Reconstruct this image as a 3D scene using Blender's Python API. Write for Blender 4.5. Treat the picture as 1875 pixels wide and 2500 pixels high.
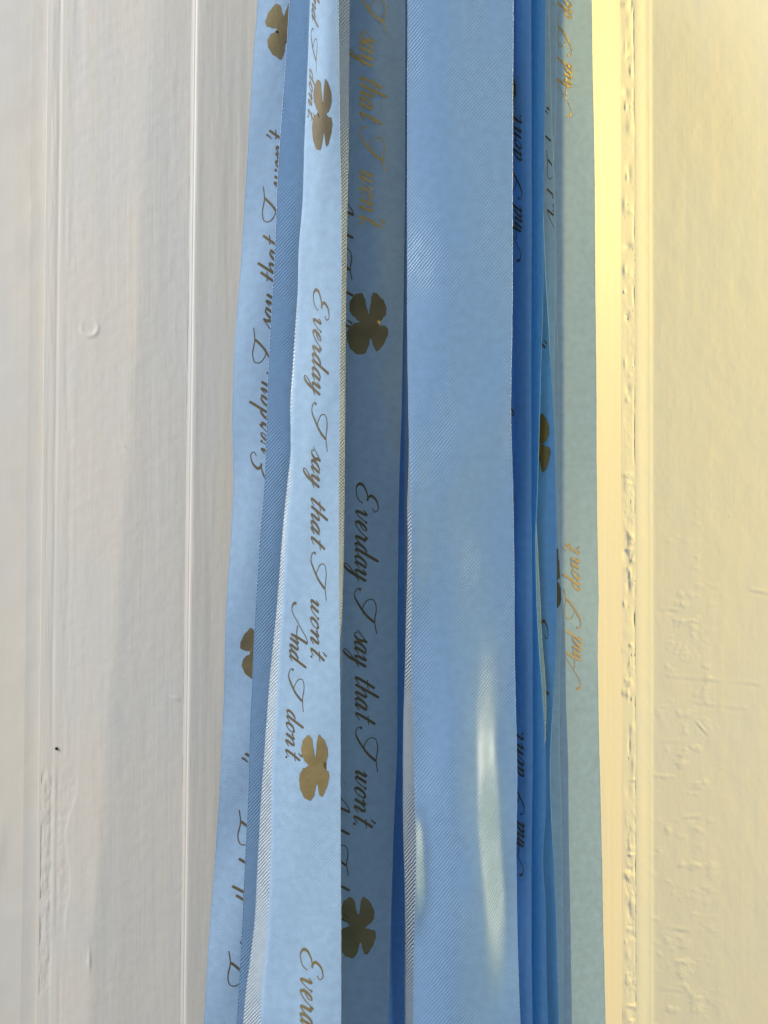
import bpy, bmesh, math, random
import numpy as np
from mathutils import Vector

for o in list(bpy.data.objects):
    bpy.data.objects.remove(o)
scene = bpy.context.scene
COL = scene.collection

# ------------------------------------------------------------------ camera
DIST = 0.25                       # camera to the plane of the nearest flat ribbon (m)
PX = 1.0e-4                       # one photo pixel on that plane = 0.1 mm
cam_d = bpy.data.cameras.new('Camera')
cam = bpy.data.objects.new('Camera', cam_d)
COL.objects.link(cam)
cam.location = (0, -DIST, 0)
cam.rotation_euler = (math.radians(90), 0, 0)
cam_d.sensor_fit = 'HORIZONTAL'
cam_d.sensor_width = 36
cam_d.lens = 36 * DIST / (1875 * PX)
cam_d.clip_start = 0.005
cam_d.clip_end = 20
scene.camera = cam
scene.render.resolution_x, scene.render.resolution_y = 768, 1024

# ------------------------------------------------------------------ light
world = bpy.data.worlds.new('World')
scene.world = world
world.use_nodes = True
bg = world.node_tree.nodes['Background']
bg.inputs[0].default_value = (0.73, 0.86, 1.0, 1)
bg.inputs[1].default_value = 0.34

def look_at(o, p):
    o.rotation_euler = (Vector(p) - o.location).to_track_quat('-Z', 'Y').to_euler()

ld = bpy.data.lights.new('window_light', 'AREA')          # daylight from a window, far left
ld.shape = 'RECTANGLE'; ld.size = 0.5; ld.size_y = 0.6
ld.energy = 17.3; ld.color = (0.96, 0.975, 1.0)
lo = bpy.data.objects.new('window_light', ld); COL.objects.link(lo)
lo.location = (-0.98, -0.48, 0.60); look_at(lo, (0, 0.02, 0))

ld = bpy.data.lights.new('lamp_light', 'POINT')           # warm bulb close to the wall on the right
ld.energy = 54.0; ld.color = (1.0, 0.775, 0.19); ld.shadow_soft_size = 0.02
lo = bpy.data.objects.new('lamp_light', ld); COL.objects.link(lo)
lo.location = (0.95, -0.025, 0.41)

ld = bpy.data.lights.new('added_cream_light', 'POINT')        # added weak cream light, front right, for board shadow and ribbon highlight
ld.energy = 5.0; ld.color = (1.0, 0.90, 0.74); ld.shadow_soft_size = 0.009
lo = bpy.data.objects.new('added_cream_light', ld); COL.objects.link(lo)
lo.location = (0.60, -0.42, -0.14)

vs = scene.view_settings
vs.view_transform = 'Standard'; vs.look = 'None'; vs.gamma = 1; vs.exposure = 0.0
vs.use_curve_mapping = False
scene.render.engine = 'CYCLES'
scene.cycles.max_bounces = 12
scene.cycles.diffuse_bounces = 8

# ------------------------------------------------------------------ helpers
def up(px, py, d):
    """photo pixel + depth behind the front plane (mm) -> world point (arrays allowed)"""
    k = (DIST + d * 1e-3) / DIST
    return (px - 937.5) * PX * k, d * 1e-3 + 0 * px, (1250.0 - py) * PX * k

def curve(pts):
    """smooth monotone-ish interpolation through (y, value) points"""
    if not isinstance(pts, (list, tuple)):
        return lambda y: np.full_like(np.asarray(y, float), float(pts))
    p = sorted(pts)
    ys = np.array([a for a, b in p], float); vs_ = np.array([b for a, b in p], float)
    if len(p) == 1:
        return lambda y: np.full_like(np.asarray(y, float), vs_[0])
    h = np.diff(ys); dl = np.diff(vs_) / h
    m = np.empty_like(vs_); m[0] = dl[0]; m[-1] = dl[-1]
    m[1:-1] = (dl[:-1] * h[1:] + dl[1:] * h[:-1]) / (h[:-1] + h[1:])
    def f(y):
        y = np.asarray(y, float)
        i = np.clip(np.searchsorted(ys, y) - 1, 0, len(h) - 1)
        t = (y - ys[i]) / h[i]
        tc = np.clip(t, 0, 1)
        r = ((2*tc**3 - 3*tc**2 + 1) * vs_[i] + (tc**3 - 2*tc**2 + tc) * h[i] * m[i]
             + (-2*tc**3 + 3*tc**2) * vs_[i+1] + (tc**3 - tc**2) * h[i] * m[i+1])
        r = np.where(t < 0, vs_[0] + 0.6 * m[0] * (y - ys[0]), r)
        r = np.where(t > 1, vs_[-1] + 0.6 * m[-1] * (y - ys[-1]), r)
        return r
    return f

def hash2(ix, iy, seed):
    n = (ix.astype(np.int64) * 374761393 + iy.astype(np.int64) * 668265263 + seed * 974711) & 0xffffffff
    n = ((n ^ (n >> 13)) * 1274126177) & 0xffffffff
    return ((n ^ (n >> 16)) & 0xffff) / 65535.0

def vnoise(x, y, seed=0):
    x = np.asarray(x, float); y = np.asarray(y, float)
    x, y = np.broadcast_arrays(x, y)
    ix, iy = np.floor(x), np.floor(y)
    fx, fy = x - ix, y - iy
    fx = fx * fx * (3 - 2 * fx); fy = fy * fy * (3 - 2 * fy)
    a = hash2(ix, iy, seed); b = hash2(ix + 1, iy, seed)
    c = hash2(ix, iy + 1, seed); d = hash2(ix + 1, iy + 1, seed)
    return (a * (1 - fx) + b * fx) * (1 - fy) + (c * (1 - fx) + d * fx) * fy - 0.5

def fbm(x, y, seed=0, oct=4):
    r = 0; a = 1.0; f = 1.0
    for k in range(oct):
        r = r + a * vnoise(x * f, y * f, seed + 17 * k); a *= 0.5; f *= 2.03
    return r

def smooth(a, b, x):
    t = np.clip((x - a) / (b - a), 0, 1)
    return t * t * (3 - 2 * t)

def link(name, me, mat, parent=None):
    o = bpy.data.objects.new(name, me)
    COL.objects.link(o)
    if mat: me.materials.append(mat)
    if parent: o.parent = parent
    return o

def grid_mesh(name, X, Y, Z, uvs=None):
    nv, nu = X.shape
    co = np.stack([X, Y, Z], -1).reshape(-1, 3)
    idx = np.arange(nv * nu).reshape(nv, nu)
    # rows run downwards, columns rightwards: this order faces the camera (-Y)
    q = np.stack([idx[:-1, :-1], idx[1:, :-1], idx[1:, 1:], idx[:-1, 1:]], -1).reshape(-1, 4)
    me = bpy.data.meshes.new(name)
    me.vertices.add(len(co)); me.vertices.foreach_set('co', co.ravel())
    me.loops.add(q.size); me.loops.foreach_set('vertex_index', q.ravel())
    me.polygons.add(len(q))
    me.polygons.foreach_set('loop_start', np.arange(0, q.size, 4))
    me.polygons.foreach_set('use_smooth', np.ones(len(q), bool))
    me.update(calc_edges=True)
    if uvs is not None:
        uv = me.uv_layers.new(name='UVMap')
        flat = uvs.reshape(-1, 2)[q.ravel()]
        uv.data.foreach_set('uv', flat.astype(np.float32).ravel())
    me.validate()
    return me

# ------------------------------------------------------------------ materials
class NT:
    def __init__(s, name):
        s.m = bpy.data.materials.new(name); s.m.use_nodes = True
        s.t = s.m.node_tree; s.t.nodes.clear()
    def n(s, typ, **kw):
        nd = s.t.nodes.new(typ)
        for k, v in kw.items():
            if k.startswith('i_'):
                nd.inputs[k[2:].replace('_', ' ')].default_value = v
            else:
                setattr(nd, k, v)
        return nd
    def l(s, a, b): s.t.links.new(a, b)
    def math(s, op, a, b=None, c=None):
        nd = s.n('ShaderNodeMath', operation=op)
        for i, v in enumerate((a, b, c)):
            if v is None: continue
            if isinstance(v, (int, float)): nd.inputs[i].default_value = v
            else: s.l(v, nd.inputs[i])
        return nd.outputs[0]
    def ramp(s, fac, stops):
        nd = s.n('ShaderNodeValToRGB'); e = nd.color_ramp.elements
        while len(e) < len(stops): e.new(0.5)
        for k, (p, c) in enumerate(stops):
            e[k].position = p; e[k].color = c if len(c) == 4 else (*c, 1)
        s.l(fac, nd.inputs[0]); return nd.outputs[0]

def satin(name, color, twill, rough, spec, angle=45.0, transl=0.25, period=0.55, grain=0.5, sheen=0.15, mott=0.8, ior=1.5):
    """woven satin: diagonal twill relief, fine grain, sheen and some light passing through"""
    t = NT(name)
    uv = t.n('ShaderNodeUVMap', uv_map='UVMap')                      # UVs are millimetres
    mp = t.n('ShaderNodeMapping'); mp.inputs['Rotation'].default_value = (0, 0, math.radians(angle))
    t.l(uv.outputs[0], mp.inputs[0])
    # slightly wandering threads
    nz = t.n('ShaderNodeTexNoise', i_Scale=0.55, i_Detail=3.0); t.l(uv.outputs[0], nz.inputs['Vector'])
    sep = t.n('ShaderNodeSeparateXYZ'); t.l(mp.outputs[0], sep.inputs[0])
    wob = t.math('MULTIPLY_ADD', nz.outputs[0], 0.45, sep.outputs[0])
    wave = t.math('SINE', t.math('MULTIPLY', wob, 2 * math.pi / period))
    # cross threads break the ridges up
    wave2 = t.math('SINE', t.math('MULTIPLY', sep.outputs[1], 2 * math.pi / (period * 0.9)))
    w = t.math('ADD', t.math('MULTIPLY', wave, 0.85), t.math('MULTIPLY', wave2, 0.3))
    # patches where the weave shows more or less
    mpatch = t.n('ShaderNodeMapping'); mpatch.inputs['Scale'].default_value = (1, 0.35, 1)
    mpatch.inputs['Rotation'].default_value = (0, 0, math.radians(-18))
    t.l(uv.outputs[0], mpatch.inputs[0])
    pn = t.n('ShaderNodeTexNoise', i_Scale=0.09, i_Detail=2.0); t.l(mpatch.outputs[0], pn.inputs['Vector'])
    patch = t.ramp(pn.outputs[0], [(0.38, (0.12,) * 3), (0.62, (1.1,) * 3)])
    w = t.math('MULTIPLY', t.math('MULTIPLY', w, patch), twill)
    g = t.n('ShaderNodeTexNoise', i_Scale=5.0, i_Detail=5.0, i_Roughness=0.65); t.l(uv.outputs[0], g.inputs['Vector'])
    g2 = t.n('ShaderNodeTexNoise', i_Scale=0.5, i_Detail=4.0); t.l(uv.outputs[0], g2.inputs['Vector'])
    h = t.math('ADD', w, t.math('MULTIPLY', g.outputs[0], grain))
    h = t.math('ADD', h, t.math('MULTIPLY', g2.outputs[0], mott))
    bump = t.n('ShaderNodeBump', i_Strength=1.0, i_Distance=0.00006); t.l(h, bump.inputs['Height'])
    # colour: fine mottling of the dyed threads
    mixn = t.math('ADD', t.math('MULTIPLY', g.outputs[0], 0.55), t.math('MULTIPLY', g2.outputs[0], 0.45))
    c0 = tuple(v * 0.86 for v in color); c1 = tuple(min(1, v * 1.10) for v in color)
    colr = t.ramp(mixn, [(0.32, c0), (0.68, c1)])
    groove = t.math('MULTIPLY_ADD', t.math('MULTIPLY', wave, patch), 0.11 * min(1.0, twill * 2.2), 1.0)
    vm = t.n('ShaderNodeVectorMath', operation='SCALE'); t.l(colr, vm.inputs[0]); t.l(groove, vm.inputs['Scale'])
    colr = vm.outputs[0]
    p = t.n('ShaderNodeBsdfPrincipled', i_Roughness=rough)
    p.inputs['Specular IOR Level'].default_value = spec; p.inputs['IOR'].default_value = ior
    p.inputs['Sheen Weight'].default_value = sheen; p.inputs['Sheen Roughness'].default_value = 0.4
    p.inputs['Sheen Tint'].default_value = (0.85, 0.92, 1, 1)
    t.l(colr, p.inputs['Base Color']); t.l(bump.outputs[0], p.inputs['Normal'])
    tr = t.n('ShaderNodeBsdfTranslucent'); t.l(colr, tr.inputs[0]); t.l(bump.outputs[0], tr.inputs['Normal'])
    mx = t.n('ShaderNodeMixShader'); mx.inputs[0].default_value = transl
    t.l(p.outputs[0], mx.inputs[1]); t.l(tr.outputs[0], mx.inputs[2])
    out = t.n('ShaderNodeOutputMaterial'); t.l(mx.outputs[0], out.inputs[0])
    return t.m

BLUE = (0.50, 0.67, 0.84)
BLUE_SHADED = (0.20, 0.47, 0.88)  # same ribbon blue, deepened to paint in shade between the ribbons
BLUE_FACE = (0.25, 0.43, 0.665)
M_PRINT = satin('satin_print_side', BLUE, 0.25, 0.50, 0.3, transl=0.35, grain=0.9, sheen=0.0)
M_PRINT_SHADED = satin('satin_print_side_shaded', BLUE_SHADED, 0.25, 0.55, 0.2, transl=0.2, grain=0.7, sheen=0.0)  # print side with the shade of the cluster put into its colour
M_TWILL = satin('satin_twill_side', BLUE_FACE, 0.52, 0.36, 1.0, angle=40, transl=0.15, grain=0.10, mott=0.12, ior=1.68, period=0.64, sheen=0.03)
M_TWILL_SHEEN = satin('satin_twill_side_sheen', (0.56, 0.62, 0.66), 1.5, 0.32, 1.0, angle=40, transl=0.12, period=0.62, grain=0.5, sheen=0.3)  # twill side with its silvery highlight put into the base colour

def foil(name, rough, tone, dist=0.00005, metal=0.65):
    t = NT(name)
    tc = t.n('ShaderNodeTexCoord')
    n1 = t.n('ShaderNodeTexNoise', i_Scale=900.0, i_Detail=4.0); t.l(tc.outputs['Object'], n1.inputs['Vector'])
    n2 = t.n('ShaderNodeTexNoise', i_Scale=140.0, i_Detail=3.0); t.l(tc.outputs['Object'], n2.inputs['Vector'])
    col = t.ramp(n2.outputs[0], [(0.35, tuple(v * 0.75 for v in tone)), (0.65, tone)])
    bp = t.n('ShaderNodeBump', i_Strength=1.0, i_Distance=dist); t.l(n1.outputs[0], bp.inputs['Height'])
    p = t.n('ShaderNodeBsdfPrincipled', i_Metallic=metal, i_Roughness=rough)
    t.l(col, p.inputs['Base Color']); t.l(bp.outputs[0], p.inputs['Normal'])
    out = t.n('ShaderNodeOutputMaterial'); t.l(p.outputs[0], out.inputs[0])
    return t.m
M_FOIL = foil('gold_foil_print', 0.50, (0.36, 0.265, 0.115))
M_FOIL_UNLIT = foil('unlit_gold_print', 0.5, (0.25, 0.20, 0.105))  # same gold foil, colour darkened where it reflects no light
M_FOIL_SHADE = foil('shaded_gold_print', 0.6, (0.16, 0.125, 0.07), metal=0.4)  # same foil again, still darker base standing in for missing reflection
M_FOIL_ROUGH = foil('crinkled_gold_foil_print', 0.42, (0.72, 0.52, 0.20), 0.00022, 0.85)

def paint(name, color, streak, rough=0.5, seed=0.0):
    """old gloss paint: brush strokes along the grain, faint stains"""
    t = NT(name)
    tc = t.n('ShaderNodeTexCoord')
    mp = t.n('ShaderNodeMapping'); mp.inputs['Scale'].default_value = (1, 1, 0.035)
    mp.inputs['Location'].default_value = (seed, 0, seed)
    t.l(tc.outputs['Object'], mp.inputs[0])
    st = t.n('ShaderNodeTexNoise', i_Scale=1100.0, i_Detail=5.0, i_Roughness=0.6); t.l(mp.outputs[0], st.inputs['Vector'])
    st2 = t.n('ShaderNodeTexNoise', i_Scale=260.0, i_Detail=3.0); t.l(mp.outputs[0], st2.inputs['Vector'])
    fi = t.n('ShaderNodeTexNoise', i_Scale=1500.0, i_Detail=3.0); t.l(tc.outputs['Object'], fi.inputs['Vector'])
    lg = t.n('ShaderNodeTexNoise', i_Scale=22.0, i_Detail=4.0); t.l(tc.outputs['Object'], lg.inputs['Vector'])
    h = t.math('ADD', t.math('MULTIPLY', st.outputs[0], streak), t.math('MULTIPLY', st2.outputs[0], streak * 2.2))
    h = t.math('ADD', h, t.math('MULTIPLY', fi.outputs[0], 0.14))
    bp = t.n('ShaderNodeBump', i_Strength=1.0, i_Distance=0.00012); t.l(h, bp.inputs['Height'])
    v = t.math('ADD', t.math('MULTIPLY', lg.outputs[0], 0.6), t.math('MULTIPLY', st2.outputs[0], 0.4))
    warm = (color[0] * 1.02, color[1] * 0.985, color[2] * 0.94)
    cool = (color[0] * 0.96, color[1] * 0.97, color[2] * 0.99)
    col = t.ramp(v, [(0.38, cool), (0.62, warm)])
    p = t.n('ShaderNodeBsdfPrincipled', i_Roughness=rough)
    p.inputs['Specular IOR Level'].default_value = 0.35
    t.l(col, p.inputs['Base Color']); t.l(bp.outputs[0], p.inputs['Normal'])
    out = t.n('ShaderNodeOutputMaterial'); t.l(p.outputs[0], out.inputs[0])
    return t.m
CREAM = (0.72, 0.665, 0.59)
M_PAINT = paint('cream_gloss_paint', CREAM, 0.35)
M_PAINT_BRUSH = paint('cream_brushed_paint', CREAM, 0.3, seed=0.3)
M_WALL = paint('cream_wall_paint', (0.77, 0.745, 0.665), 0.16, 0.55, seed=0.7)
M_WALL_LEFT = paint('cream_wall_paint_left', (0.68, 0.632, 0.56), 0.2, 0.55, seed=1.7)
M_CAULK = paint('cream_caulk_paint', (0.76, 0.72, 0.63), 0.2, 0.55, seed=1.1)
td = NT('dark_hole'); _p = td.n('ShaderNodeBsdfPrincipled', i_Roughness=0.9)
_p.inputs['Base Color'].default_value = (0.012, 0.010, 0.008, 1)
_o = td.n('ShaderNodeOutputMaterial'); td.l(_p.outputs[0], _o.inputs[0]); M_DARK = td.m

# ------------------------------------------------------------------ setting: painted woodwork and wall
# the moulding lines lean a little, as in the photo: x at the top of the picture -> x at the bottom
def lean(x, y):
    return x + (-30.0 * (1 - smooth(480, 1540, x)) + 5.0 * smooth(480, 1540, x)) * (y / 2500.0)

def surface(name, xs, y0, y1, ny, depth, mat, parent=None):
    ys = np.linspace(y0, y1, ny)
    Xp, Yp = np.meshgrid(np.asarray(xs, float), ys)
    Dp = depth(Xp, Yp)
    X, Y, Z = up(lean(Xp, Yp), Yp, Dp)
    # px are measured on the front plane: keep the whole surface at its own depth
    me = grid_mesh(name, X, Y, Z)
    return link(name, me, mat, parent)

Y0, Y1 = -500, 3000
wl = surface('wall_left', np.concatenate([np.linspace(-700, 60, 60), np.linspace(64, 135, 30)]), Y0, Y1, 500,
             lambda x, y: 30.4 + 0.25 * fbm(x / 90, y / 130, 3) - 0.5 * np.exp(-(((x - 20 - (y - 2050) * -0.16) / 14) ** 2)) * np.exp(-(((y - 2080) / 70) ** 2)),
             M_WALL_LEFT)
wl['kind'] = 'structure'

frame = bpy.data.objects.new('door_frame', None); COL.objects.link(frame)
frame.location = (0, 0.03, -0.18)
frame['label'] = 'cream painted wooden door frame moulding left of the ribbons'
frame['category'] = 'door frame'
def child(o, p):
    o.parent = p; o.matrix_parent_inverse = p.matrix_world.inverted()
bpy.context.view_layer.update()

# rounded outer edge of the casing with chipped, lumpy paint
def d_edge(x, y):
    t = (x - 117) / 38.0
    d = 30.6 - 3.6 * np.sqrt(np.clip(1 - (1 - np.clip(t * 76.0, 0, 1)) ** 2, 0, 1))
    d = d + 0.10 * np.exp(-((x - 150) / 6.0) ** 2)
    chip = smooth(1850, 1900, y) * (1 - smooth(2380, 2460, y))
    d = d + chip * np.where(x > 124, 1, 0) * (0.2 * fbm(x / 14, y / 26, 5) + 0.06)
    d = d + 0.09 * fbm(x / 16, y / 160, 8) * smooth(122, 130, x)
    d = 27.0 + (d - 27.0) * (1 - smooth(146, 157, x))
    return d
o = surface('edge_bead', np.concatenate([np.linspace(117, 117.5, 4), np.linspace(117.8, 130, 22), np.linspace(131, 158, 28)]), Y0, Y1, 900, d_edge, M_PAINT); child(o, frame)

def d_board(x, y):
    d = 27.0 + 0.10 * fbm(x / 60, y / 400, 11) + 0.05 * fbm(x / 20, y / 20, 12)
    d = d + 0.18 * fbm(x / 22, y / 300, 14) * (1 - smooth(170, 215, x))
    # filled nail head
    r = np.hypot(x - 228, (y - 800))
    d = d - 0.25 * np.exp(-((r - 20) / 5.0) ** 2) * (0.55 + 0.45 * np.sin(np.arctan2(y - 800, x - 228) * 1.0 + 0.4))
    d = d - 0.22 * np.exp(-((x - 246) / 4.0) ** 2) * np.exp(-((y - 2345) / 24.0) ** 2)
    d = d - 0.2 * np.exp(-((x - 312 - (y - 1085) * 1.2) / 3.0) ** 2) * np.exp(-((y - 1087) / 6.0) ** 2)
    d = d - 0.2 * np.exp(-((x - 450 ) / 10.0) ** 2) * np.exp(-((y - 1705 - (x - 450) * 0.3) / 3.0) ** 2)
    # old paint edge running down the filled joint
    chip = smooth(1860, 1910, y) * (1 - smooth(2250, 2300, y))
    edge = 196 + 9 * np.sin(y / 37.0) + 8 * np.sin(y / 91.0)
    d = 27.0 + (d - 27.0) * smooth(158, 175, x)
    d = d + smooth(158, 164, x) * chip * (0.10 * (1 - smooth(edge - 3, edge + 3, x)) + 0.08 * fbm(x / 9, y / 12, 21) * (1 - smooth(edge - 6, edge, x)))
    return d
o = surface('flat_board', np.linspace(158, 468, 150), Y0, Y1, 900, d_board, M_PAINT); child(o, frame)

def d_ridge(x, y):
    d = 27.0 - 0.2 * np.sin(np.pi * np.clip((x - 467) / 22.0, 0, 1)) ** 1.5 - 0.55 * smooth(472, 489, x) + 0.12 * np.exp(-((x - 478.5) / 1.8) ** 2)
    return d + 0.05 * fbm(x / 12, y / 90, 31)
o = surface('quirk_ridge', np.linspace(468, 490, 45), Y0, Y1, 600, d_ridge, M_PAINT); child(o, frame)

def d_jamb(x, y):
    d = 26.4 + (x - 490) * 0.0085 + 10.0 * np.clip((x - 1405) / 110.0, 0, 1)
    d = d + 0.10 * fbm(x / 30, y / 500, 41) + 0.03 * fbm(x / 12, y / 12, 42)
    return d
o = surface('jamb_face', np.concatenate([np.linspace(490, 760, 130), np.linspace(770, 1400, 40), np.linspace(1405, 1515, 56)]),
            Y0, Y1, 600, d_jamb, M_PAINT_BRUSH); child(o, frame)

rng = random.Random(4)
lumps = []
for k in range(150):
    y = rng.uniform(-300, 2800)
    dens = 0.35 if y < 1100 else 1.0
    if rng.random() > dens: continue
    lumps.append((rng.gauss(1533, 7), y, rng.uniform(2.5, 10), rng.uniform(3, 20), rng.choice((-1, -1, 1)) * rng.uniform(0.4, 1.3)))
def d_caulk(x, y):
    d = 45.1 + 0.062 * (x - 1515)
    amp = (0.3 + 0.7 * smooth(900, 1500, y)) * np.clip(0.55 + 1.5 * vnoise(x * 0, y / 75.0, 58), 0.1, 1.3)
    m = smooth(1517, 1527, x)
    d = d + m * amp * (0.2 * fbm(x / 10, y / 16, 51, 4) + 0.25 * fbm(x / 25, y / 60, 52))
    for (lx, ly, sx, sy, a) in lumps:
        d = d + 0.32 * a * np.exp(-((x - lx) / sx) ** 2 - ((y - ly) / sy) ** 2)
    d = d + 0.3 * np.exp(-((x - 1546.5) / 2.5) ** 2) * np.clip(0.35 + 1.6 * fbm(x * 0 + 3, y / 40, 55), 0.0, 1.2)
    d = d + 0.45 * m * np.clip(fbm(x / 6, y / 10, 57) - 0.54, 0, 1) * 4
    return d
def d_wall(x, y):
    d = 47.15 + 2.7 * smooth(1540, 1596, x) + np.clip(x - 1585, 0, 9e9) * 0.035
    d = d + 0.09 * fbm(x / 40, y / 70, 61, 3) + 0.018 * fbm(x / 9, y / 14, 62, 3)
    # old filler: crusty paint
    reg = smooth(1560, 1620, x) * (1 - smooth(1690, 1790, x)) * smooth(1150, 1450, y)
    crust = np.clip(fbm(x / 32, y / 22, 63, 4) - 0.10, 0, 1)
    d = d - reg * 0.38 * crust ** 1.2
    d = d - 0.3 * np.clip(fbm(x / 10, y / 9, 66, 2) - 0.62, 0, 1) * smooth(1590, 1620, x) * 4
    for (x0, y0, x1, y1, a) in ((1605, 1484, 1662, 1488, .6), (1640, 1512, 1702, 1516, .7), (1625, 1648, 1850, 1668, .35), (1690, 1712, 1820, 1728, .25),
                                (1825, 1438, 1900, 1450, .5), (1655, 1997, 1705, 1990, .6), (1630, 2265, 1680, 2270, .6), (1640, 2345, 1672, 2348, .7),
                                (1610, 2412, 1660, 2416, .45), (1645, 2002, 1660, 2004, .5), (1695, 1760, 1722, 1790, .6), (1600, 1806, 1715, 1812, .2)):
        yc = y0 + (y1 - y0) * (x - x0) / (x1 - x0)
        along = smooth(x0 - 8, x0 + 12, x) * (1 - smooth(x1 - 12, x1 + 8, x))
        d = d - 0.24 * a * along * (np.exp(-((y - yc) / 5.0) ** 2) - 0.7 * np.exp(-((y - yc - 9) / 5.0) ** 2)) * (0.6 + 1.2 * vnoise(x / 18, y / 30, 71))
    return d
wall = surface('wall_right', np.concatenate([np.linspace(1548, 1600, 40), np.linspace(1602, 1900, 140), np.linspace(1906, 2700, 60)]),
               Y0, Y1, 1300, d_wall, M_WALL)
wall['kind'] = 'structure'
surface('caulk_joint', np.linspace(1515, 1548.6, 40), Y0, Y1, 1500, d_caulk, M_CAULK, wall)

# small dark hole in the casing
bm = bmesh.new()
bmesh.ops.create_cone(bm, cap_ends=True, segments=18, radius1=0.00042, radius2=0.00036, depth=0.0003)
me = bpy.data.meshes.new('pin_hole'); bm.to_mesh(me); bm.free()
o = link('pin_hole', me, M_DARK)
x, y, z = up(np.float64(138), np.float64(1828), np.float64(26.8))
o.rotation_euler = (math.radians(90), 0, 0); o.location = (float(x), float(y), float(z)); bpy.context.view_layer.update(); child(o, frame)

# ------------------------------------------------------------------ ribbons
class Ribbon:
    def __init__(s, label, mat, xl, xr, zl, zr, belly=0.0, relief=None, cl=0.0, cr=0.0, rl=12.0, rr=12.0,
                 seed=1, wav=0.35, group='printed blue satin ribbons', nu=40):
        s.xl, s.xr = curve(xl), curve(xr)
        s.zl, s.zr = curve(zl), curve(zr)
        s.belly = curve(belly); s.relief = relief
        s.cl, s.cr, s.rl, s.rr = cl, cr, rl, rr
        s.seed = seed; s.wav = wav
        body = np.linspace(0, 1, nu)
        e = (1 - np.cos(np.linspace(0, math.pi / 2, 9))) * 0.10        # dense at the turning edges
        ws = np.unique(np.concatenate([e, body, 1 - e]))
        if cl: ws = np.concatenate([-np.linspace(1, 0.02, 10), ws])
        if cr: ws = np.concatenate([ws, 1 + np.linspace(0.02, 1, 10)])
        ys = np.linspace(-300, 2800, 420)
        W, Yp = np.meshgrid(ws, ys)
        X, Y, Z = s.P(W, Yp)
        # uv in millimetres, measured along the cloth
        dx = np.hypot(np.diff(X, axis=1), np.diff(Y, axis=1))
        U = np.concatenate([np.zeros((len(ys), 1)), np.cumsum(dx, 1)], 1) * 1000
        uv = np.stack([U + seed * 7.3, Z * 1000 + seed * 3.1], -1)
        me = grid_mesh('satin_ribbon', X, Y, Z, uv)
        o = link('satin_ribbon', me, mat)
        so = o.modifiers.new('thickness', 'SOLIDIFY'); so.thickness = 0.00014; so.offset = -1.0
        o['label'] = label; o['category'] = 'ribbon'; o['group'] = group
        s.o = o
    def px(s, w, y):
        wc = np.clip(w, 0, 1)
        a, b = s.xl(y), s.xr(y)
        fray = s.wav * (vnoise(y / 9.0, y * 0 + s.seed, s.seed) + 1.5 * vnoise(y / 60.0, y * 0 + 9, s.seed))
        return a + (b - a) * wc + fray
    def P(s, w, y):
        w = np.asarray(w, float); y = np.asarray(y, float)
        w, y = np.broadcast_arrays(w, y)
        wc = np.clip(w, 0, 1)
        x = s.px(w, y)
        a, b = s.xl(y), s.xr(y); wid = b - a
        d = s.zl(y) + (s.zr(y) - s.zl(y)) * wc - s.belly(y) * np.sin(np.pi * wc)
        d = d + 0.30 * fbm(wc * 1.4 + s.seed, y / 330.0, s.seed + 3, 2) + 0.07 * fbm(wc * 3 + s.seed, y / 90.0 + wc * 2, s.seed + 5, 2)
        if s.relief is not None: d = d + s.relief(x, y, wc)
        if s.cl:
            t = np.clip(1 - wc * wid / s.rl, 0, 1); d = d + s.rl * 0.1 * (1 - np.sqrt(np.clip(1 - t * t, 0, 1)))
            t = np.clip(-w, 0, 1); d = d + t * s.cl * 0.1; x = x + t * s.cl * 0.12
        if s.cr:
            t = np.clip(1 - (1 - wc) * wid / s.rr, 0, 1); d = d + s.rr * 0.1 * (1 - np.sqrt(np.clip(1 - t * t, 0, 1)))
            t = np.clip(w - 1, 0, 1); d = d + t * s.cr * 0.1; x = x - t * s.cr * 0.12
        return up(x, y, d)
    def at(s, x, y, off):
        """surface point (+ off mm towards the viewer) under photo pixel x, y of this ribbon"""
        a, b = s.xl(y), s.xr(y)
        w = np.clip((x - a) / (b - a), 0.0, 1.0)
        e = 1e-3
        p = np.stack(s.P(w, y), -1)
        w0, w1 = np.clip(w - e, 0, 1), np.clip(w + e, 0, 1)
        du = np.stack(s.P(w1, y), -1) - np.stack(s.P(w0, y), -1)
        dv = np.stack(s.P(w, y + 1.0), -1) - np.stack(s.P(w, y - 1.0), -1)
        n = np.cross(dv, du); n /= np.linalg.norm(n, axis=-1, keepdims=True) + 1e-12
        n = np.where(n[..., 1:2] > 0, -n, n)
        return p + n * off * 1e-3

def selvedge(rb, w, r=0.085):
    """bound edge of the cloth: a fine, slightly uneven cord along one border"""
    ys = np.linspace(-295, 2795, 1000)
    c = np.stack(rb.P(np.full_like(ys, w), ys), -1)
    rad = r * 1e-3 * (1 + 0.5 * vnoise(ys / 4.0, ys * 0 + 2, rb.seed))
    a = np.linspace(0, 2 * math.pi, 7)
    X = c[:, 0:1] + rad[:, None] * np.cos(a); Y = c[:, 1:2] + rad[:, None] * np.sin(a) + 0.00005
    Z = c[:, 2:3] + 0 * a
    uv = np.stack([np.broadcast_to(a * 0.1, X.shape), Z * 1000], -1)
    return link('selvedge', grid_mesh('selvedge', X, Y, Z, uv), rb.o.data.materials[0], rb.o)

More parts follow.
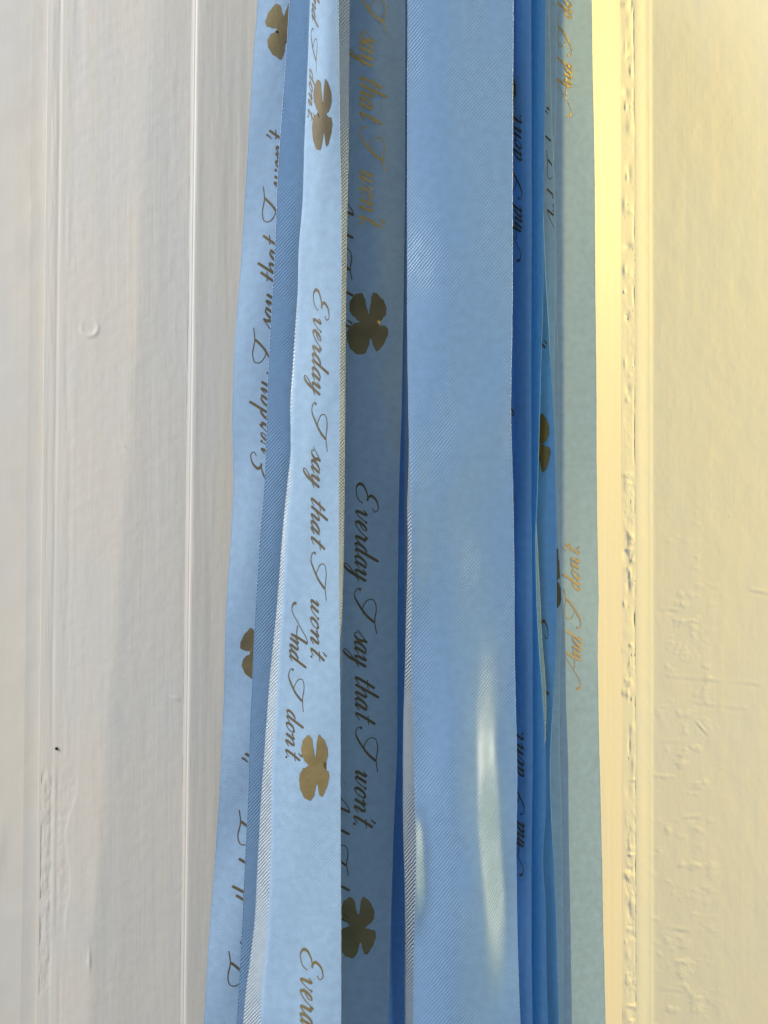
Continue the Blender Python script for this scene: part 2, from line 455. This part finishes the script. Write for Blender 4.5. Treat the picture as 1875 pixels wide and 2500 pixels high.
# ---- script letters: (strokes, advance), x-height = 1
SL = 0.52
def sl(pts): return [(x + SL * y, y) for x, y in pts]
bowl = [(.66, .82), (.42, 1.02), (.14, .72), (.08, .25), (.28, -.02), (.52, .22), (.66, .75)]
G = {
 'v': ([sl([(-.1, .7), (.08, 1.0), (.2, .85), (.24, .35), (.38, 0), (.6, .2), (.8, .75), (.78, 1.0), (.88, .88)])], 1.05),
 'e': ([sl([(-.1, .3), (.3, .45), (.56, .75), (.48, 1.0), (.22, .85), (.08, .38), (.26, 0), (.56, .1), (.85, .45)])], .92),
 'r': ([sl([(-.1, .35), (.2, 1.08), (.28, .88), (.52, .92)]), sl([(.52, .95), (.48, .35), (.56, .03), (.72, .06), (.95, .4)])], 1.0),
 'd': ([sl(bowl), sl([(.70, 2.1), (.66, 1.0), (.64, .25), (.76, 0), (1.02, .35)])], 1.12),
 'a': ([sl(bowl), sl([(.70, 1.0), (.65, .6), (.64, .2), (.76, 0), (1.02, .38)])], 1.10),
 'y': ([sl([(-.1, .65), (.1, 1.0), (.2, .8), (.2, .25), (.38, 0), (.6, .3), (.72, .95)]),
        sl([(.74, 1.0), (.70, .1), (.64, -.6), (.42, -1.0), (.16, -.9), (.26, -.5), (.7, -.02), (1.1, .35)])], 1.15),
 's': ([sl([(-.15, .2), (.45, 1.1), (.5, .85), (.66, .45), (.48, .02), (.16, .06), (.12, .28)])], .85),
 't': ([sl([(.45, 1.75), (.36, .9), (.34, .2), (.48, 0), (.8, .35)]), sl([(.02, 1.12), (.4, 1.08), (.8, 1.18)])], .82),
 'h': ([sl([(.24, 2.1), (.2, 1.0), (.18, 0)]), sl([(.18, .25), (.42, .85), (.68, 1.0), (.82, .78), (.78, .22), (.92, 0), (1.2, .38)])], 1.22),
 'w': ([sl([(-.1, .7), (.08, 1.0), (.2, .8), (.2, .22), (.36, 0), (.58, .3), (.72, 1.0)]),
        sl([(.72, 1.0), (.68, .22), (.86, 0), (1.1, .3), (1.24, .85), (1.16, 1.0), (1.4, .88)])], 1.5),
 'o': ([sl([(.48, 1.0), (.18, .8), (.08, .3), (.3, -.02), (.6, .25), (.66, .75), (.44, 1.0), (.62, .82), (1.0, .86)])], .98),
 'n': ([sl([(-.1, .65), (.1, 1.0), (.22, .75), (.18, 0)]), sl([(.18, .22), (.42, .85), (.66, 1.0), (.8, .75), (.76, .2), (.9, 0), (1.15, .36)])], 1.15),
 "'": ([sl([(.1, 2.0), (.14, 1.85), (.02, 1.55)])], .18),
 '.': ([sl([(.1, .16), (.16, .08), (.12, .0)])], .35),
 'E': ([[(2.30, 1.50), (2.62, 1.72), (2.35, 2.02), (1.65, 1.85), (1.20, 1.35), (1.5, 1.02), (1.62, 1.08), (1.0, .98), (.30, .62), (.18, .2), (.65, -.03), (1.45, .18), (1.85, .62)]], 2.2),
 'I': ([[(2.35, .85), (1.8, .72), (1.15, 1.15), (1.15, 1.72), (1.9, 1.95), (3.0, 1.82), (4.1, 2.0)], [(3.1, 1.80), (2.45, 1.05), (1.5, .35), (.75, -.02), (.2, .15), (.12, .5), (.3, .42)]], 3.1),
 'A': ([[(.0, .75), (.12, .35), (.75, .22), (2.0, 1.05), (3.2, 1.95), (3.75, 2.12)], [(3.75, 2.12), (3.25, 1.1), (2.85, .1)], [(2.05, .88), (2.7, .78), (3.35, .85)]], 3.0),
 ' ': ([], .65),
}
def catmull(pts, n=7):
    P = np.array([pts[0]] + list(pts) + [pts[-1]], float); out = []
    for i in range(1, len(P) - 2):
        p0, p1, p2, p3 = P[i-1], P[i], P[i+1], P[i+2]
        for t in np.linspace(0, 1, n, endpoint=False):
            out.append(.5 * ((2*p1) + (-p0+p2)*t + (2*p0-5*p1+4*p2-p3)*t*t + (-p0+3*p1-3*p2+p3)*t**3))
    out.append(P[-2]); return np.array(out)

def words_of(text):
    """-> list of (word, [stroke polylines with widths]) in x-height units, and the total length"""
    x = 0.0; res = []; cur = []; word = ''
    for ch in text + ' ':
        if ch == ' ':
            if cur: res.append((word, cur))
            cur = []; word = ''; x += G[' '][1]; continue
        word += ch
        for st in G[ch][0]:
            p = catmull(st); 
            tan = np.gradient(p, axis=0); L = np.linalg.norm(tan, axis=1) + 1e-9
            down = np.clip(-(tan[:, 1] / L), 0, 1)
            wd = 0.085 + 0.185 * down ** 1.3
            if ch == '.': wd = wd * 0 + .20
            if ch == "'": wd = wd * 0 + np.linspace(.22, .08, len(wd))
            k = np.ones(3) / 3; wd = np.convolve(np.pad(wd, 1, mode='edge'), k, 'valid')
            wd[0] *= .75; wd[-1] *= .6
            p = p + np.array([x, 0]); nrm = np.stack([-tan[:, 1] / L, tan[:, 0] / L], 1)
            cur.append((p + nrm * wd[:, None] / 2, p - nrm * wd[:, None] / 2))
        x += G[ch][1]
    return res, x - 2 * G[' '][1]

def lettering(rb, text, y0, y1, base, xh, tops='right', mat=None, lo=0.02, hi=0.98):
    """print a line on a ribbon from photo y0 to y1; base(y) = photo x of the baseline"""
    base = curve(base) if not callable(base) else base
    ws, total = words_of(text)
    k = (y1 - y0) / (total + .5)
    sx = 1 if tops == 'right' else -1
    for word, strokes in ws:
        V = []; F = []
        for si, (A, B) in enumerate(strokes):
            pts = np.empty((len(A) * 2, 2)); pts[0::2] = A; pts[1::2] = B
            yy = y0 + pts[:, 0] * k; xx = base(yy) + sx * pts[:, 1] * xh
            a, b = rb.xl(yy), rb.xr(yy)
            inside = ((xx - a) / (b - a) > lo) & ((xx - a) / (b - a) < hi) & (yy > -290) & (yy < 2790)
            q = rb.at(xx, yy, 0.05 + 0.018 * (si % 6))
            o0 = len(V); V += [tuple(r) for r in q]
            for i in range(len(A) - 1):
                ids = (2*i, 2*i+1, 2*i+3, 2*i+2)
                if all(inside[j] for j in ids): F.append(tuple(o0 + j for j in ids))
        if not F: continue
        used = sorted({i for f in F for i in f}); mp = {v: i for i, v in enumerate(used)}
        me = bpy.data.meshes.new('printed_word')
        me.from_pydata([V[i] for i in used], [], [tuple(mp[i] for i in f) for f in F])
        me.update()
        # face the viewer
        ny = sum(p.normal.y * p.area for p in me.polygons)
        if ny > 0: me.flip_normals()
        link('printed_word', me, mat or M_FOIL_SHADE, rb.o)

CLO = [(.03, -.15), (.055, -.28), (.12, -.49), (.22, -.485), (.38, -.38), (.455, -.24), (.42, -.12), (.31, -.045), (.20, -.008),
       (.30, .03), (.45, .05), (.50, .14), (.42, .30), (.27, .44), (.17, .42), (.08, .24),
       (.01, .39), (-.09, .495), (-.28, .49), (-.42, .405), (-.50, .27), (-.505, .13), (-.42, .03), (-.29, -.01), (-.20, -.028),
       (-.31, -.09), (-.43, -.19), (-.445, -.32), (-.36, -.44), (-.20, -.50), (-.085, -.44), (-.03, -.27)]
def closed(pts, n=4):
    P = np.array(pts, float); N = len(P); out = []
    for i in range(N):
        p0, p1, p2, p3 = P[i-1], P[i], P[(i+1) % N], P[(i+2) % N]
        for t in np.linspace(0, 1, n, endpoint=False):
            out.append(.5 * ((2*p1) + (-p0+p2)*t + (2*p0-5*p1+4*p2-p3)*t*t + (-p0+3*p1-3*p2+p3)*t**3))
    return np.array(out)
CLO = closed(CLO, 3)
def clover(rb, cx, cy, w, h, flip=False, mat=None, lo=0.01, hi=0.99, off=0.07):
    p = CLO * (-1 if flip else 1)
    q = p + np.array([[0.008 * math.sin(i * 2.3 + cx), 0.008 * math.cos(i * 1.9 + cy)] for i in range(len(p))])
    bm = bmesh.new()
    vs_ = [bm.verts.new((a[0], a[1], 0)) for a in q]
    bm.faces.new(vs_)
    bmesh.ops.triangulate(bm, faces=bm.faces[:])
    bmesh.ops.subdivide_edges(bm, edges=bm.edges[:], cuts=2, use_grid_fill=True)
    bmesh.ops.triangulate(bm, faces=bm.faces[:])
    co = np.array([v.co[:] for v in bm.verts])
    xx = cx + co[:, 0] * w; yy = cy + co[:, 1] * h
    a, b = rb.xl(yy), rb.xr(yy); wn = (xx - a) / (b - a)
    pos = rb.at(xx, yy, off)
    kill = []
    for v, pp, t in zip(bm.verts, pos, wn):
        v.co = pp
        if t < lo or t > hi: kill.append(v)
    bmesh.ops.delete(bm, geom=kill, context='VERTS')
    bmesh.ops.recalc_face_normals(bm, faces=bm.faces[:])
    me = bpy.data.meshes.new('printed_clover'); bm.to_mesh(me); bm.free()
    if sum(f.normal.y * f.area for f in me.polygons) > 0: me.flip_normals()
    for f in me.polygons: f.use_smooth = True
    return link('printed_clover', me, mat or M_FOIL_UNLIT, rb.o)

L1 = "Everday I say that I won't."
L2 = "And I don't."

# leftmost ribbon
A_xl = [(0,630),(100,622),(250,612),(450,600),(650,588),(800,576),(1000,568),(1180,570),(1300,565),(1500,552),(1700,547),(1900,538),(2100,525),(2300,510),(2500,498)]
A = Ribbon('leftmost pale blue satin ribbon lying nearest the door frame', M_PRINT, A_xl, [(y, x + 185) for y, x in A_xl],
           [(0, 14.0), (2500, 14)], [(0, 13.6), (2500, 12.6)], belly=[(0, .6), (1200, 1.2), (2000, .5), (2500, 1.4)],
           relief=lambda x, y, w: 0.75 * smooth(1650, 2050, y) * np.sin((y * 0.75 + x * 1.6) / 62.0) * (0.4 + 0.6 * (1 - w)) + 0.25 * np.sin(y / 85.0 + x / 30.0) * (1 - w), seed=1)
f = A.xl
lettering(A, L1, 1178, 328, lambda y: f(y) + 95, 26, 'left')
lettering(A, L1, 2699, 1849, lambda y: f(y) + 112, 31, 'left')
clover(A, 702, 73, 108, 142, True); clover(A, 636, 1593, 100, 132, True)

# second ribbon, twill side out
B_xl = [(0,707),(120,700),(250,691),(400,680),(600,672),(750,664),(900,656),(1050,651),(1200,645),(1300,636),(1400,630),(1530,622),(1650,617),(1750,612),(1950,606),(2100,599),(2300,590),(2500,578)]
B = Ribbon('narrow mid blue ribbon with twill weave between the leftmost and the white-lit lettered ribbon', M_TWILL, B_xl, [(y, x + 175) for y, x in B_xl],
           [(0, 7.5), (2500, 8.5)], [(0, 12), (2500, 11)], belly=.8, seed=2)

# shiny ribbon peeking out behind the main lettered one
S_xl = [(0,772),(400,752),(600,735),(720,727),(880,716),(1000,709),(1090,711),(1200,700),(1300,690),(1440,680),(1550,670),(1650,660),(1780,650),(1880,643),(1970,637),(2100,630),(2250,622),(2350,610),(2430,600),(2500,594)]
S_xr = [(0,853),(250,851),(450,848),(700,844),(950,842),(1200,840),(1400,837),(1500,834),(1600,826),(1900,815),(2500,800)]
S = Ribbon('thin silvery twill ribbon edge showing on both sides of the brightest lettered ribbon', M_TWILL_SHEEN, S_xl, S_xr,
           [(0, 2.8), (1200, 2.5), (2500, 2)], [(0, 0.6), (1200, 1.0), (2500, 2)], belly=[(0, 0.9), (1200, 1.6), (2500, 2.4)], seed=3)

# the brightest lettered ribbon
C_xl = [(0,757),(180,750),(350,743),(500,738),(600,730),(750,726),(900,718),(1020,710),(1200,708),(1270,700),(1400,693),(1560,683),(1700,675),(1800,668),(1900,663),(2050,662),(2220,655),(2330,648),(2450,637),(2500,636)]
C_xr = [(0,826),(300,829),(530,833),(700,833),(880,830),(1080,828),(1300,827),(1500,828),(1700,830),(2000,831),(2250,832),(2500,832)]
Cr = Ribbon('brightest pale blue ribbon with two full lines of gold script and clovers', M_PRINT, C_xl, C_xr,
            [(0, -2.6), (500, -3.2), (1200, -4), (2500, -6)], [(0, -5), (1200, -9), (2500, -14)], belly=[(0, .8), (900, .6), (1500, .2), (2500, .9)],
            relief=lambda x, y, w: -0.8 * np.exp(-((y - 2470 - (x - 640) * 0.5) / 45.0) ** 2) * (1 - smooth(640, 760, x)) + 0.18 * np.sin(y / 120.0 + x / 28.0), cl=70, rl=9, seed=4)
g = Cr.xr
lettering(Cr, L1, 703, 1603, lambda y: g(y) - 67 - 3 * smooth(1300, 1600, y), 19, 'right')
lettering(Cr, L2, 1472, 1848, lambda y: g(y) - 119 - 14 * smooth(1500, 1850, y), 20, 'right')
lettering(Cr, L1, 2313, 3213, lambda y: g(y) - 98, 27, 'right', M_FOIL)
lettering(Cr, L2, -92, 285, lambda y: Cr.xl(y) + 6, 8, 'right', lo=0.03)
clover(Cr, 787, 280, 48, 172, mat=M_FOIL_SHADE); clover(Cr, 768, 1874, 72, 158, mat=M_FOIL)

# dark ribbon in the shade of the bright one
D_xr = [(0,990),(600,987),(800,984),(1000,980),(1240,973),(1500,970),(1860,968),(2000,962),(2300,952),(2500,947)]
D = Ribbon('shaded grey-blue lettered ribbon right of the brightest one', M_PRINT, 795, D_xr, [(0, 8), (2500, 7.5)], [(0, 6.5), (1200, 6), (2500, 6)],
           belly=[(0, 1.6), (500, 1.2), (1500, .3), (2500, .3)], seed=5)
h = D.xr
lettering(D, L1, -288, 546, lambda y: h(y) - 110, 31, 'right', M_FOIL_ROUGH)
lettering(D, L1, 1177, 2011, lambda y: h(y) - 104 + 6 * smooth(1500, 2000, y), 27, 'right')
lettering(D, L2, 430, 790, 806, 27, 'right', lo=.05); lettering(D, L2, 1890, 2240, 797, 27, 'right', lo=.01)
clover(D, 898, 790, 100, 150); clover(D, 873, 2264, 90, 148)

# slender ribbons seen almost edge-on in the gap
F1 = Ribbon('dark blue ribbon edge deep in the gap left of the widest ribbon', M_TWILL, [(0,986),(600,988),(1100,987),(1500,988),(1800,987),(2500,988)], 1120,
            9.5, 9, seed=6)
F2 = Ribbon('slender glossy ribbon edge hugging the left side of the widest ribbon', M_TWILL_SHEEN,
            [(0,1003),(800,1001),(1000,1000),(1150,998),(1240,995),(1320,996),(1480,993),(1620,990),(1750,986),(2000,985),(2200,990),(2500,991)],
            [(0,1060),(1000,1055),(2500,1070)], [(0, 1.0), (1200, -2.2), (2500, -4.5)], [(0, -1.0), (1200, -3.0), (2500, -5.0)], seed=7)
N = Ribbon('added backing ribbon that darkens the gap at the back of the bundle', M_PRINT_SHADED, 900, 1225, 23, 23, seed=8)  # added backing strip: keeps the gap dark, stops yellow light leaking through

# the widest ribbon, twill side out
E_xl = [(0,996),(500,995),(900,996),(1100,1000),(1240,1004),(1400,1006),(1600,1004),(1750,1008),(1880,1011),(2000,1015),(2100,1016),(2250,1012),(2400,1009),(2500,1009)]
E_xr = [(0,1253),(400,1251),(800,1250),(1000,1247),(1200,1252),(1400,1255),(1600,1256),(1750,1259),(1880,1262),(2100,1260),(2250,1262),(2400,1266),(2500,1270)]
def e_relief(x, y, w):
    m = smooth(1450, 2080, y) * (1 - smooth(2230, 2500, y))
    c = 1158 + 22 * smooth(1850, 2330, y)
    fold = np.clip((x - c) / 62.0, 0, 1); fold = fold * fold * (3 - 2 * fold)
    d = m * (1.65 + 0.5 * vnoise(x / 40, y / 120, 81)) * (fold - 0.4 * np.exp(-((x - c) / 70.0) ** 2) * (x < c) - 0.4 * (x >= c) * (1 - fold))
    m2 = smooth(1900, 2060, y) * (1 - smooth(2150, 2330, y))
    d = d + m2 * -2.0 * np.exp(-((x - 1006) / 26.0) ** 2)
    m3 = smooth(900, 1200, y) * (1 - smooth(1350, 1600, y))
    d = d - m3 * 1.1 * np.exp(-((x - 1000) / 40.0) ** 2)
    sd = (x - 1125) * 0.81 + (y - 1120) * 0.58
    d = d - 0.55 * np.exp(-(sd / 75.0) ** 2) - 0.35 * np.exp(-(((x - 1090) * 0.95 + (y - 1900) * 0.3) / 60.0) ** 2) * smooth(1400, 1700, y)
    return d + 0.45 * np.sin(y / 330.0 + x / 150.0) + 0.35 * np.sin(x / 36.0 + 0.8 * np.sin(y / 420.0)) * (0.4 + 0.6 * smooth(600, 2000, y))
E = Ribbon('widest plain blue ribbon with diagonal weave and creamy highlights, front centre', M_TWILL, E_xl, E_xr, [(0, -4.4), (1000, -4.6), (1700, -5), (2000, -6.8), (2300, -9.2), (2500, -9.6)], [(0, -4.2), (1000, -4.6), (1700, -5), (2000, -6.8), (2300, -9.2), (2500, -9.6)],
           belly=[(0, .6), (700, .9), (1300, .4), (2500, 1.2)], relief=e_relief, seed=9, nu=70)

# right-hand cluster
G_xr = [(0,1296),(600,1297),(1000,1296),(1240,1297),(1400,1299),(1600,1300),(1880,1300),(2100,1297),(2300,1297),(2500,1300)]
Gr = Ribbon('shaded blue lettered ribbon half hidden behind the right edge of the widest one', M_PRINT_SHADED, 1130, G_xr, 9.8, 5.0, belly=[(0, .6), (2500, .9)],
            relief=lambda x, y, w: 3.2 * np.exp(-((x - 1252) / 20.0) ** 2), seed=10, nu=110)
lettering(Gr, L2, 637, 284, [(284, 1273), (640, 1275)], 17, 'left'); lettering(Gr, L2, 2137, 1790, [(1790, 1278), (2137, 1281)], 17, 'left')
lettering(Gr, L1, 1420, 590, 1236, 18, 'left')
clover(Gr, 1226, 248, 66, 145, True)
H_xr = [(0,1332),(300,1330),(600,1326),(750,1325),(900,1320),(1050,1316),(1200,1311),(1300,1307),(1450,1309),(1560,1314),(1680,1323),(1780,1329),(1880,1332),(2000,1331),(2100,1325),(2200,1331),(2350,1333),(2500,1337)]
H = Ribbon('narrow blue ribbon fold second to the right of the widest one', M_PRINT_SHADED, 1170, H_xr, 14.8, 9.0, belly=.6,
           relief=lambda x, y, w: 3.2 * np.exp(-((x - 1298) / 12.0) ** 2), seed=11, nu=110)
F3 = Ribbon('thin silvery ribbon sliver between the blue folds right of the widest ribbon', M_TWILL_SHEEN, 1180,
            [(y, x + (9 if 1400 < y < 1700 else (3 if 1300 <= y <= 1800 else -6))) for y, x in H_xr], 21.0, 12.4, belly=.3, seed=16)
J_xr = [(0,1325),(500,1326),(640,1330),(750,1336),(850,1342),(950,1348),(1050,1353),(1200,1357),(1350,1359),(1500,1359),(1600,1357),(1700,1351),(1780,1346),(1850,1343),(2000,1346),(2100,1352),(2250,1358),(2400,1362),(2500,1365)]
J = Ribbon('blue ribbon with a dark clover squeezed in the right-hand cluster', M_PRINT_SHADED, 1190, J_xr, 19.0, 14.0, belly=[(0, .6), (1500, 1.0), (2500, .6)],
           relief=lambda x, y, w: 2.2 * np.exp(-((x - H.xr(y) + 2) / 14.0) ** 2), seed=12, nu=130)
clover(J, 1314, 1085, 60, 150, off=0.28); lettering(J, 'Everd', 1478, 1670, 1306, 16, 'right'); lettering(J, L1, 0, 840, 1304, 16, 'right')
Mm_xr = [(0,1341),(250,1346),(400,1352),(560,1357),(700,1357),(850,1354),(950,1353),(1050,1357),(1200,1361),(1300,1364),(1400,1370),(1460,1372),(1600,1367),(1800,1366),(2000,1371),(2200,1374),(2500,1375)]
Mm = Ribbon('grey-green shaded ribbon sliver between the blue cluster and the pale strip', M_PRINT, 1200, Mm_xr, 21.5, 17.6, seed=13)
clover(Mm, 1350, 1412, 48, 145, True); lettering(Mm, L2, 600, 270, [(270, 1358), (600, 1366)], 13, 'left')
L_xr = [(0,1359),(200,1358),(320,1355),(420,1351),(560,1354),(700,1358),(900,1363),(1100,1365),(1240,1366),(1340,1366),(1440,1373),(1500,1378),(1700,1382),(1850,1387),(2050,1389),(2250,1393),(2500,1397)]
Lr = Ribbon('pale blue ribbon strip along the left side of the rightmost ribbon', M_PRINT, 1210, L_xr, 23.5, 20.0, seed=14)
K_xr = [(0,1444),(200,1447),(400,1451),(600,1452),(900,1455),(1240,1457),(1380,1459),(1460,1461),(1540,1459),(1600,1459),(1800,1462),(2000,1467),(2250,1472),(2500,1478)]
K = Ribbon('rightmost grey-green lit ribbon with gold script next to the yellow wall', M_PRINT, 1230, K_xr, 25.5, 23.0, belly=[(0, .6), (1300, .3), (1480, 1.0), (1700, .4), (2500, .6)],
           relief=lambda x, y, w: 0.045 * np.clip(x - 1375, 0, 200), seed=15)
lettering(K, L2, 284, -60, [(-60, 1394), (284, 1398)], 18, 'left', M_FOIL_ROUGH); lettering(K, L2, 1682, 1336, [(1336, 1414), (1682, 1421)], 19.5, 'left', M_FOIL)

for rb, w in ((A, 0), (B, 0), (S, 0), (S, 1), (Cr, 1), (E, 0), (E, 1), (F2, 0), (K, 1)):
    selvedge(rb, w)
